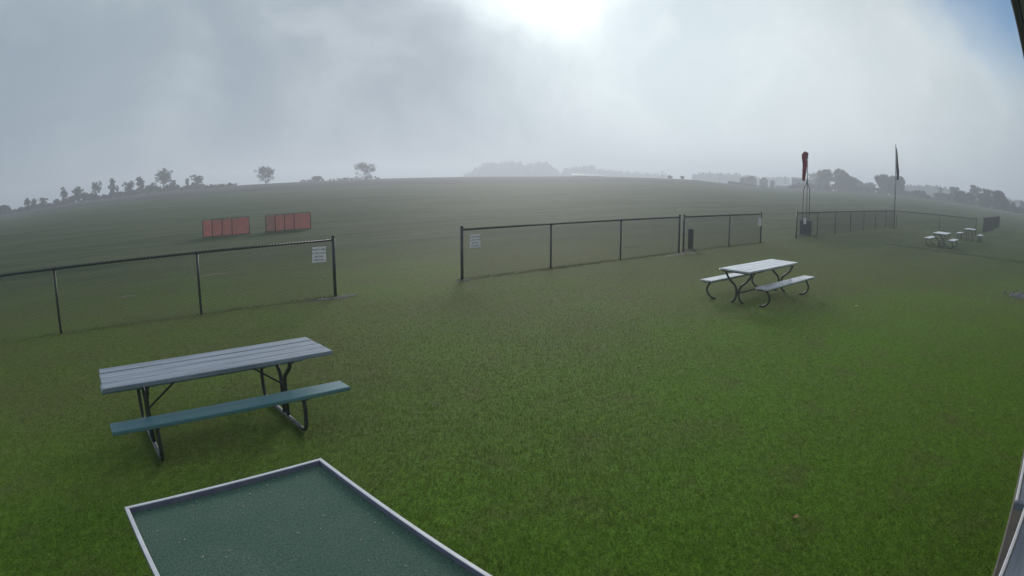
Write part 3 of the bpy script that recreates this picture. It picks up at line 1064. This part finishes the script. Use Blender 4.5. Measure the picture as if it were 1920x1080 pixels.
sw_ = thing('windsock', 'limp maroon windsock on a mast above a dark box', 'windsock', (31.55, 13.15, 0))
sr = Vector((math.cos(YAW), -math.sin(YAW), 0))        # roughly across the view
MB().box((0, 0, .36), (.50, .50, .70), None, .012).build('base_box', M_BOX, sw_)
MB().box((0, 0, .72), (.56, .56, .03), None, .006).build('box_lid', M_BOX, sw_)
MB().box((.05, .0, .005), (1.1, .95, .03)).build('base_slab', M_CONC, sw_)
for k in range(3):
    a = YAW * -1 + [0.25, 2.5, 4.3][k]
    d = Vector((math.cos(a), math.sin(a), 0)) * .20
    pts = bend([d + Vector((0, 0, .72)), d + Vector((0, 0, 2.36)), Vector((0, 0, 2.72)) + d * .12, Vector((0, 0, 2.85)) + d * .1], .12, 4)
    MB().tube(pts, .019, 6).build('mast_leg', M_PIPE, sw_, True)
MB().tube([(0, 0, 2.60), (0, 0, 3.6), (0, 0, 4.30)], [.026, .020, .016], 8).build('pole', M_PIPE, sw_, True)
MB().tube([(0, 0, 3.98), (0, 0, 4.26)], .034, 8).build('swivel', M_DARKPIPE, sw_, True)
ctr = [(-.03, 4.16), (-.115, 4.20), (-.185, 4.13), (-.195, 3.98), (-.165, 3.78), (-.165, 3.55), (-.19, 3.25), (-.215, 2.98), (-.225, 2.80)]
cpts = spline([sr * a + Vector((0, 0, b)) for a, b in ctr], 4)
nn = len(cpts)
rad = [float(np.interp(i / (nn - 1), [0, .12, .3, .45, .7, 1], [.13, .155, .150, .135, .115, .075])) * (1 + .06 * math.sin(i * 1.7)) for i in range(nn)]
MB().tube(cpts, rad, 12).build('sock', M_SOCK, sw_, True)
MB().tube([cpts[0] + sr * .0 + Vector((math.cos(a) * .0, 0, 0)) + (Vector((0, 0, 1)) * math.cos(a) + Vector((sr.y, -sr.x, 0)) * math.sin(a)) * .135 for a in np.linspace(0, 2 * PI, 17)], .010, 6).build('hoop', M_DARKPIPE, sw_, True)

fl = thing('flagpole', 'tall slim flagpole in the far right fence corner', 'flagpole', (46.7, 11.98, 0))
MB().tube([(0, 0, 0), (0, 0, 2.5), (0, 0, 6.0)], [.050, .044, .028], 10).build('pole', M_GALV, fl, True)
MB().tube([(0, 0, 5.99), (0, 0, 6.03), (0, 0, 6.08), (0, 0, 6.10)], [.02, .045, .04, .01], 10).build('finial', M_GALV, fl, True)
MB().box((0, 0, .03), (.5, .5, .06), None, .01).build('footing', M_CONC, fl)
fb = MB()
rows, cols = 26, 13
vs = []
back = Vector((sr.y, -sr.x, 0))
for i in range(rows):
    s = i / (rows - 1)
    z0 = 5.90 - 2.40 * s
    wdt = float(np.interp(s, [0, .08, .55, .68, .85, 1], [.07, .10, .24, .30, .25, .12]))
    off = float(np.interp(s, [0, .6, 1], [.035, .03, .13]))
    for j in range(cols):
        u = j / (cols - 1)
        p_ = sr * (off + wdt * u) + back * (.06 * math.sin(u * 15 + s * 3) * (.5 + s)) + Vector((0, 0, z0 - .16 * u * (1 - s)))
        vs.append(p_)
fs = [(i * cols + j, i * cols + j + 1, (i + 1) * cols + j + 1, (i + 1) * cols + j) for i in range(rows - 1) for j in range(cols - 1)]
fb.add(vs, fs)
n0 = len(vs)
fb.add([p_ + back * .006 for p_ in vs], [tuple(reversed(f_)) for f_ in fs])
flag = fb.build('flag', M_FLAG, None, True, (46.7, 11.98, 0))
tag(flag, 'dark flag hanging limp from the flagpole', 'flag')

# ------------------------------------------------------------------ small litter on the lawn
def leaf(label, x, y, s, m, seed):
    q = random.Random(seed)
    mb = MB()
    n = 11
    vs = [(0, 0, .012)]
    for k in range(n):
        a = 2 * PI * k / n
        rr_ = s * (.75 + .35 * (k % 2)) * (1.2 if k == 0 else 1)
        vs.append((math.cos(a) * rr_, math.sin(a) * rr_ * .7, .004 + q.random() * .02))
    fs = [(0, 1 + k, 1 + (k + 1) % n) for k in range(n)]
    n0 = len(vs)
    vs += [(p_[0], p_[1], p_[2] - .002) for p_ in vs]
    fs += [tuple(n0 + i for i in reversed(f_)) for f_ in fs]
    mb.add(vs, fs)
    o = mb.build('fallen_leaf', m, None, False, (x, y, .028))
    o.rotation_euler = (.1, .15, q.random() * 6)
    tag(o, label, 'leaf', 'fallen leaves on the lawn')


leaf('brown fallen leaf on the green lawn, nearest of the three', 4.19, 1.53, .036, M_DRYLEAF, 1)
leaf('dark fallen leaf on the lawn, between the other two', 6.84, 2.00, .034, M_DRYLEAF, 2)
leaf('pale fallen leaf on the lawn below the mid picnic table', 13.35, 4.18, .050, M_DRYLEAFP, 3)
gb = MB()
q = random.Random(11)
for k in range(230):
    a, b = q.gauss(0, .42), q.gauss(0, .22)
    s = q.uniform(.02, .055)
    gb.box((a, b, s * .2), (s, s * q.uniform(.6, 1), s * .7), Matrix.Rotation(q.uniform(0, 3), 3, 'Z') @ Matrix.Rotation(q.uniform(-.5, .5), 3, 'X'), s * .22)
tag(gb.build('gravel', M_STONE, None, False, (19.5, .62, 0)), kind='stuff')


# ------------------------------------------------------------------ trees
def tree_mesh(q, H, W, dens, bole, sparse, card):
    """trunk with limbs, and a crown of leaf cards: distinct clumps on the limb ends with gaps between them"""
    tr = MB()
    lean = Vector((q.uniform(-.06, .06), q.uniform(-.06, .06), 0)) * H
    r0 = max(.10, H * .019)
    clumps = []
    nfork = q.choice((1, 2, 2, 3)) if sparse else q.choice((1, 1, 2))
    for fk in range(nfork):
        a0 = q.random() * 6.28
        sw = Vector((math.cos(a0), math.sin(a0), 0)) * (W * q.uniform(.12, .24) if nfork > 1 else 0)
        hh = H * (1.0 if fk == 0 else q.uniform(.70, .95))
        P = spline([Vector((sw.x * .1, sw.y * .1, -.3)), Vector((sw.x * .3, sw.y * .3, H * bole * .7)) + lean * .2,
                    Vector((sw.x * .8, sw.y * .8, hh * .55)) + lean * .5, Vector((sw.x * 1.2, sw.y * 1.2, hh * .93)) + lean], 4)
        tr.tube(P, [r0 * (1 - .88 * i / (len(P) - 1)) for i in range(len(P))], 5)
        nb = q.randint(8, 11) if sparse else q.randint(10, 14)
        for b in range(nb):
            t_ = bole + (1.0 - bole) * (b + q.random()) / nb
            t_ = min(t_, .985)
            i = min(int(t_ * (len(P) - 1)), len(P) - 2)
            p = P[i].lerp(P[i + 1], t_ * (len(P) - 1) - i)
            a = b * 2.4 + q.uniform(-.5, .5)
            rel = (t_ - bole) / (1 - bole)
            env = (.78 + .40 * rel) if rel < .5 else (.98 - .80 * (rel - .5) ** 1.2 * 1.3)
            ln = W * .5 * max(.12, env) * (q.uniform(.35, 1.15) if sparse else q.uniform(.6, 1.05))
            up = q.uniform(.5, 1.5) if sparse else q.uniform(.25, .9)
            e = p + Vector((math.cos(a) * ln, math.sin(a) * ln, up * ln * .7))
            e.z = min(e.z, hh * q.uniform(.72, 1.0))
            mid = p.lerp(e, .55) + Vector((0, 0, ln * .05))
            tr.tube([p, mid, e], [r0 * .40, r0 * .26, r0 * .12], 4, False)
            cr = (W * q.uniform(.09, .15)) if sparse else (W * q.uniform(.15, .23))
            clumps.append((e, cr))
            if not sparse:
                clumps.append((mid, cr * .9))
            for s_ in range(3 if sparse else 2):
                e2 = p.lerp(e, q.uniform(.4, .9)) + Vector((q.uniform(-1, 1), q.uniform(-1, 1), q.uniform(.1, 1.2))) * ln * .45
                e2.z = min(e2.z, hh * q.uniform(.75, 1.0))
                tr.tube([p.lerp(e, .5), e2], [r0 * .22, r0 * .08], 3, False)
                if q.random() < .75:
                    clumps.append((e2, cr * q.uniform(.6, 1.0)))
        clumps.append((P[-1], W * (.08 if sparse else .13)))
    if sparse:
        for k in range(7):
            d = Vector((q.gauss(0, 1), q.gauss(0, 1), q.gauss(0, 1))).normalized() * q.uniform(.3, 1.0)
            clumps.append((Vector((d.x * W * .32, d.y * W * .32, H * (.58 + bole * .2) + d.z * H * .30)) + lean * .4, W * q.uniform(.10, .16)))
    if not sparse:
        for k in range(20):
            d = Vector((q.gauss(0, 1), q.gauss(0, 1), q.gauss(0, 1))).normalized() * q.uniform(.45, 1.0)
            clumps.append((Vector((d.x * W * .36, d.y * W * .36, H * (.54 + bole * .2) + d.z * H * .27)) + lean * .4, W * q.uniform(.13, .22)))
    cv, cf = [], []
    for c, cr in clumps:
        n = max(3, int(dens * 1.6 * (cr / card) ** (1.3 if not sparse else 1.0) * q.uniform(.5, 1.3)))
        for _ in range(n):
            d = Vector((q.gauss(0, 1), q.gauss(0, 1), q.gauss(0, 1))).normalized()
            p = c + Vector((d.x, d.y, d.z * .8)) * cr * q.random() ** .45
            if p.z > H:
                p.z = H - q.random() * .4
            if p.z < .2:
                continue
            s = card * q.uniform(.5, 1.2)
            n_ = Vector((q.gauss(0, 1), q.gauss(0, 1), q.gauss(0, 1))).normalized()
            u = n_.orthogonal().normalized() * s
            v = n_.cross(u.normalized()) * s * q.uniform(.45, .85)
            b0 = len(cv)
            cv += [p - u - v * .4, p + u * .2 - v, p + u + v * .3, p - u * .1 + v]
            cf.append((b0, b0 + 1, b0 + 2, b0 + 3))
    return tr, cv, cf


NT = 0


def tree(label, px, ytop, wpx, D, name='tree', cat='tree', group=None, m=None, dens=9, bole=.25, sparse=False, card=.42, ybase=None):
    global NT
    NT += 1
    q = random.Random(100 + NT * 13)
    az, el = azel(px, ytop)
    base = polar(az, D)
    ztop = CAM_H + D * math.tan(R(el))
    H = max(1.2, ztop - base.z)
    W = wpx / 1199 * D / (1 + .0)
    trb, cv, cf = tree_mesh(q, H, W, dens, bole, sparse, card)
    t_ = thing(name, label, cat, base, 0, group)
    trb.build('trunk', M_BARK, t_)
    cm = MB()
    cm.add(cv, cf)
    cm.build('crown', m or M_LEAF_A, t_)
    return t_


GL = 'trees on the hedgerow at the left skyline'
DL = 205
for lab, px, yt, w, kw in [
    ('low dark hedgerow tree at the very left edge of the skyline', 8, 385, 22, dict(dens=12, m=M_LEAF_B, bole=.1)),
    ('rounded small tree, first of the pair near the left end of the hedgerow', 52, 371, 14, dict(dens=9)),
    ('slim small tree, second of the pair near the left end of the hedgerow', 64, 371, 13, dict(dens=8, sparse=True)),
    ('small brownish tree standing right of the leftmost hedgerow pair', 80, 371, 17, dict(dens=9, m=M_LEAF_C)),
    ('very small thin tree in the dip of the left hedgerow', 106, 373, 11, dict(dens=6, sparse=True)),
    ('thin bare-topped tree just right of the dip in the hedgerow', 119, 348, 15, dict(dens=4, sparse=True, m=M_LEAF_C)),
    ('broad loose tree beside the thin bare-topped hedgerow tree', 143, 349, 26, dict(dens=5, sparse=True)),
    ('open airy tree with a leaning crown, mid left hedgerow', 179, 340, 22, dict(dens=5, sparse=True, bole=.4)),
    ('tall narrow tree standing alone in a hedgerow gap', 209, 334, 15, dict(dens=10, bole=.25)),
    ('small shrubby tree at the foot of the tall narrow one', 219, 346, 12, dict(dens=7, sparse=True)),
    ('square-topped loose tree left of the pointed dark tree', 240, 338, 19, dict(dens=6, sparse=True)),
    ('pointed dark tree left of the tallest hedgerow tree', 262, 329, 19, dict(dens=11, bole=.15)),
    ('low bushy tree between the pointed and the tallest tree', 285, 343, 16, dict(dens=9)),
    ('tallest tree of the left hedgerow with a wide crown and forked trunk', 306, 315, 33, dict(dens=9, bole=.38)),
    ('little shrub-like tree right of the tallest hedgerow tree', 325, 338, 12, dict(dens=5, sparse=True)),
    ('slim pale tree, left of the last two in the hedgerow', 351, 333, 8, dict(dens=5, sparse=True)),
    ('faint loose tree, rightmost in the left hedgerow', 369, 327, 22, dict(dens=5, sparse=True)),
]:
    kw.setdefault('sparse', kw['dens'] < 10)
    kw['dens'] = 4.2 if kw['sparse'] else 5.2
    tree(lab, px, yt, w, DL + random.uniform(-6, 10), group=GL, card=.28, **kw)
tree('rounded lone tree on the skyline above the right orange barrier', 499, 311, 38, 225, card=.24, dens=3.6, sparse=True, bole=.16)
tree('rounded lone tree on the skyline, right of the other lone tree', 690, 305, 44, 245, card=.24, dens=3.6, sparse=True, bole=.14)
tree('low dark bush on the skyline between the two lone trees', 593, 331, 18, 232, name='bush', cat='bush', dens=4, m=M_LEAF_B, bole=.05, card=.3)

GR = 'trees behind the field on the right'
for lab, px, yt, w, D, kw in [
    ('hazy rounded tree left of the small gabled barn', 1394, 332, 17, 300, dict(dens=15)),
    ('hazy taller tree directly beside the small gabled barn', 1411, 330, 17, 300, dict(dens=15)),
    ('low hazy bush right of the small gabled barn', 1449, 338, 11, 300, dict(dens=12)),
    ('faint tree rising behind the long grey shed', 1527, 323, 26, 345, dict(dens=12)),
    ('large tree just right of the windsock mast, rounded left crown', 1545, 318, 34, 262, dict(dens=20)),
    ('tallest tree right of the windsock, with a knobbly top', 1573, 315, 28, 258, dict(dens=19)),
    ('broad dark tree sloping down at the right of the windsock group', 1588, 323, 30, 250, dict(dens=22, m=M_LEAF_B)),
    ('small hazy tree in the gap right of the windsock trees', 1612, 337, 18, 275, dict(dens=14)),
    ('low hazy tree left of the broad tree by the flagpole', 1632, 343, 24, 285, dict(dens=14)),
    ('left half of the broad flat-topped tree pair behind the flagpole', 1660, 328, 36, 236, dict(dens=24, bole=.12)),
    ('right half of the broad tree pair behind the flagpole, sloping down', 1681, 331, 36, 234, dict(dens=24, bole=.1, m=M_LEAF_B)),
    ('low rounded bush on the field edge right of the flagpole', 1722, 358, 22, 222, dict(dens=16, bole=.05)),
    ('tiny bush at the field edge right of the rounded bush', 1738, 367, 14, 222, dict(dens=12, bole=.05)),
    ('thin faint tree at the left end of the far right treeline', 1764, 346, 12, 270, dict(dens=8, sparse=True, m=M_LEAF_C)),
    ('pale low tree beneath the thin faint tree of the right treeline', 1768, 364, 34, 235, dict(dens=14, m=M_LEAF_C)),
    ('pale rounded tree behind the left part of the right treeline', 1790, 351, 24, 265, dict(dens=14)),
    ('dark rounded tree, first dark crown of the right treeline', 1800, 358, 26, 215, dict(dens=22, m=M_LEAF_B, bole=.1)),
    ('dark low tree beside the first dark crown in the right treeline', 1818, 362, 22, 212, dict(dens=22, m=M_LEAF_B, bole=.1)),
    ('tallest pale tree standing behind the right treeline', 1829, 348, 26, 250, dict(dens=15)),
    ('purplish tree right of the tallest pale tree, right treeline', 1850, 355, 24, 225, dict(dens=18, m=M_LEAF_C)),
    ('dense dark tree in the middle of the right treeline', 1846, 364, 28, 208, dict(dens=22, m=M_LEAF_B, bole=.08)),
    ('large dark tree with a rounded overhanging top, right end of treeline', 1874, 358, 30, 204, dict(dens=26, m=M_LEAF_B, bole=.08)),
    ('dark tree stepping down at the right end of the treeline', 1886, 374, 20, 200, dict(dens=20, m=M_LEAF_B, bole=.08)),
    ('small thin tree in the gap near the right border', 1899, 378, 10, 205, dict(dens=6, sparse=True)),
    ('low dark bush at the right border of the treeline', 1911, 390, 22, 200, dict(dens=18, m=M_LEAF_B, bole=.05)),
    ('faint tree rising behind the bush at the right border', 1919, 376, 16, 260, dict(dens=8)),
]:
    bushy = 'bush' in lab.split(',')[0].split(' at ')[0] and 'tree' not in lab.split(' ')[0:4]
    nm = 'bush' if ('bush' in lab and 'tree rising' not in lab) else 'tree'
    kw['dens'] = 3.0 if kw.get('sparse') else kw['dens'] * .6
    kw.setdefault('bole', .14)
    tree(lab, px, yt, w, D, name=nm, cat=nm, group=GR if nm == 'tree' else None, **kw)
tree('tiny dark bush on the bare skyline, left of its twin', 1256, 332, 9, 248, name='bush', cat='bush', dens=3, bole=.05, card=.2, m=M_LEAF_B)
tree('tiny dark bush on the bare skyline, right of its twin', 1279, 334, 9, 248, name='bush', cat='bush', dens=3, bole=.05, card=.2, m=M_LEAF_B)


def mass(name, pts, D, card, dens, m, depth=14, seed=3):
    """a wood or brush belt that reads as one mass: leaf cards filling lobes along the given skyline"""
    q = random.Random(seed)
    cv, cf = [], []
    xs_, ys_ = [p[0] for p in pts], [p[1] for p in pts]
    az0, az1 = azel(xs_[0], ys_[0])[0], azel(xs_[-1], ys_[-1])[0]
    length = abs(R(az1 - az0)) * D
    n = int(length * dens)
    for _ in range(n):
        px = q.uniform(xs_[0], xs_[-1])
        yt = float(np.interp(px, xs_, ys_)) + 1.8 * math.sin(px * .9) + 1.4 * math.sin(px * .37 + 2) + 1.0 * math.sin(px * 1.9 + 1)
        d = D + q.uniform(0, depth)
        az, el = azel(px, yt)
        b = polar(az, d)
        H = CAM_H + d * math.tan(R(el)) - b.z
        if H < .3:
            continue
        p = b + Vector((q.gauss(0, .3), q.gauss(0, .3), H * (1 - q.random() ** 1.4)))
        s = card * q.uniform(.5, 1.3)
        n_ = Vector((q.gauss(0, 1), q.gauss(0, 1), q.gauss(0, .7))).normalized()
        u = n_.orthogonal().normalized() * s
        v = n_.cross(u.normalized()) * s * q.uniform(.5, .9)
        b0 = len(cv)
        cv += [p - u - v * .4, p + u * .2 - v, p + u + v * .3, p - u * .1 + v]
        cf.append((b0, b0 + 1, b0 + 2, b0 + 3))
    mb = MB()
    mb.add(cv, cf)
    return tag(mb.build(name, m), kind='stuff')


mass('hedgerow_brush', [(-60, 402), (0, 396), (6, 388), (14, 389), (22, 397), (50, 389), (75, 386), (100, 384), (112, 379), (125, 376), (140, 366), (152, 363), (180, 366), (190, 370), (205, 365), (218, 360), (228, 363), (245, 357), (262, 356), (275, 352), (290, 350), (306, 355), (318, 347), (330, 350), (345, 353), (362, 347), (376, 347), (384, 351), (440, 347)], 196, .5, 60, M_WEED, 8, 3)
mass('skyline_brush', [(560, 341.5), (590, 337), (610, 339), (640, 336), (690, 333), (715, 334.5)], 232, .4, 14, M_WEED, 5, 4)
mass('distant_woods', [(870, 331), (884, 324), (900, 312), (915, 306), (930, 308), (960, 304.5), (976, 307), (984, 312), (1000, 308), (1024, 305.5), (1034, 313), (1046, 322), (1051, 330)], 720, 1.6, 60, M_LEAF_B, 30, 5)
mass('distant_woods', [(1052, 328), (1058, 319), (1075, 315), (1090, 315), (1098, 312.5), (1112, 312.5), (1118, 319), (1140, 321), (1170, 324), (1205, 327), (1260, 330)], 740, 1.6, 50, M_LEAF_B, 30, 6)
mass('distant_woods', [(1300, 328), (1340, 327), (1360, 329), (1390, 330), (1430, 336), (1480, 335)], 560, 1.6, 40, M_LEAF_B, 30, 7)
mass('distant_woods', [(1690, 352), (1706, 350), (1740, 351), (1765, 355), (1800, 362), (1840, 368), (1900, 378), (1960, 390)], 430, 1.5, 50, M_LEAF_B, 30, 8)

mass('field_edge_brush', [(1480, 349), (1510, 346), (1540, 347), (1570, 346), (1600, 350), (1625, 352), (1650, 353), (1690, 357), (1716, 365), (1745, 370), (1775, 373), (1800, 375), (1840, 380), (1880, 386), (1905, 394), (1950, 402)], 238, .55, 34, M_WEED, 10, 9)

# dark weedy bank on the crest, right of centre
bk = MB()
bp = []
for i in range(14):
    px = 1366 + 70 * i / 13
    py = float(np.interp(px, [1366, 1385, 1410, 1436], [347, 349.5, 352.5, 355]))
    az, el = azel(px, py)
    b = polar(az, 236 - i * .4)
    bp.append(b)
for i in range(13):
    a, b = bp[i], bp[i + 1]
    tw = (1.1 - .06 * i)
    d = (b - a).normalized()
    nrm = Vector((-d.y, d.x, 0))
    v_ = [a - nrm * 1.6 - Vector((0, 0, .5)), a + Vector((0, 0, tw)), a + nrm * 1.8 - Vector((0, 0, .5)), b - nrm * 1.6 - Vector((0, 0, .5)), b + Vector((0, 0, tw - .06)), b + nrm * 1.8 - Vector((0, 0, .5))]
    bk.add(v_, [(0, 1, 4, 3), (1, 2, 5, 4)])
tag(bk.build('weedy_bank', M_BANK), kind='structure')


# ------------------------------------------------------------------ far buildings and poles
def far_house(name, label, cat, pxl, pxr, ytop, yeave, D, depth, wall, roof, gable_front, door=True):
    azl, azr = azel(pxl, yeave)[0], azel(pxr, yeave)[0]
    azm = (azl + azr) / 2
    w = abs(R(azl - azr)) * D
    base = polar(azm, D)
    He = CAM_H + D * math.tan(R(azel((pxl + pxr) / 2, yeave)[1])) - base.z
    Ht = CAM_H + D * math.tan(R(azel((pxl + pxr) / 2, ytop)[1])) - base.z
    t_ = thing(name, label, cat, base, R(azm - 90))
    w2 = w / 2
    o = 0.3
    wb, rf = MB(), MB()
    if gable_front:
        prof = [(-w2, 0), (w2, 0), (w2, He), (0, Ht - .15), (-w2, He)]
        vs = [(a, 0, b) for a, b in prof] + [(a, depth, b) for a, b in prof]
        fs = [(0, 1, 2, 3, 4), (9, 8, 7, 6, 5)] + [(i, i + 5, (i + 1) % 5 + 5, (i + 1) % 5) for i in range(5)]
        wb.add(vs, fs)
        for sx in (-1, 1):
            sl = (Ht - He) / w2
            v_ = [(0, -o, Ht), (sx * (w2 + o), -o, Ht - sl * (w2 + o)), (sx * (w2 + o), depth + o, Ht - sl * (w2 + o)), (0, depth + o, Ht)]
            rf.add(v_ + [(a, b, c - .12) for a, b, c in v_], [(0, 1, 2, 3), (7, 6, 5, 4), (0, 4, 5, 1), (1, 5, 6, 2), (2, 6, 7, 3), (3, 7, 4, 0)])
    else:
        prof = [(0, 0), (depth, 0), (depth, He), (depth / 2, Ht - .15), (0, He)]
        vs = [(-w2, a, b) for a, b in prof] + [(w2, a, b) for a, b in prof]
        fs = [(4, 3, 2, 1, 0), (5, 6, 7, 8, 9)] + [(i, (i + 1) % 5, (i + 1) % 5 + 5, i + 5) for i in range(5)]
        wb.add(vs, fs)
        sl = (Ht - He) / (depth / 2)
        for k in (0, 1):
            e = -o if k == 0 else depth + o
            v_ = [(-w2 - o, depth / 2, Ht), (w2 + o, depth / 2, Ht), (w2 + o, e, He - sl * o), (-w2 - o, e, He - sl * o)]
            rf.add(v_ + [(a, b, c - .12) for a, b, c in v_], [(0, 1, 2, 3), (7, 6, 5, 4), (0, 4, 5, 1), (1, 5, 6, 2), (2, 6, 7, 3), (3, 7, 4, 0)])
    wb.build('wall', wall, t_)
    rf.build('roof', roof, t_)
    if door:
        dw, dh = min(2.4, w * .4), min(2.6, He * .6)
        MB().box((0, -.06, dh / 2), (dw, .10, dh)).build('door', M_WOODPOST, t_)
    return t_


far_house('barn', 'small hazy gabled barn between trees, left of the windsock', 'barn', 1424, 1440, 331.5, 337.5, 285, 9, M_FARWALL, M_GREYROOF, True)
far_house('shed', 'long flat grey shed among trees behind the windsock', 'shed', 1484, 1522, 332.5, 335.5, 300, 10, M_FARWALL, M_GREYROOF, False)
far_house('low_shed', 'low white roofed building left of the long grey shed', 'shed', 1455, 1485, 345.0, 348.0, 292, 8, M_FARWALL, M_FARROOF, False, False)
far_house('farm_building', 'bright white roofed farm building in front of the distant woods', 'building', 1108, 1132, 326.2, 330.0, 330, 9, M_FARWALL, M_FARROOF, False, False)
far_house('farm_building', 'greyish long farm building left of the bright white roof', 'building', 1072, 1106, 325.5, 329.2, 345, 9, M_FARWALL, M_GREYROOF, False, False)


def pole(label, px, ytop, D):
    az, el = azel(px, ytop)
    b = polar(az, D)
    H = CAM_H + D * math.tan(R(el)) - b.z
    t_ = thing('utility_pole', label, 'pole', b, R(az - 90), 'utility poles on the skyline')
    MB().tube([(0, 0, -.3), (0, 0, H)], [.17, .11], 6).build('pole', M_BARK, t_)
    MB().box((0, -.12, H - .5), (2.0, .10, .12)).build('cross_arm', M_BARK, t_)


pole('faint utility pole on the bare skyline right of the white roof', 1242, 320, 330)
pole('faint utility pole on the skyline left of the hazy barn trees', 1350, 327, 330)
pole('faint utility pole between the barn and the long shed', 1473, 330, 310)
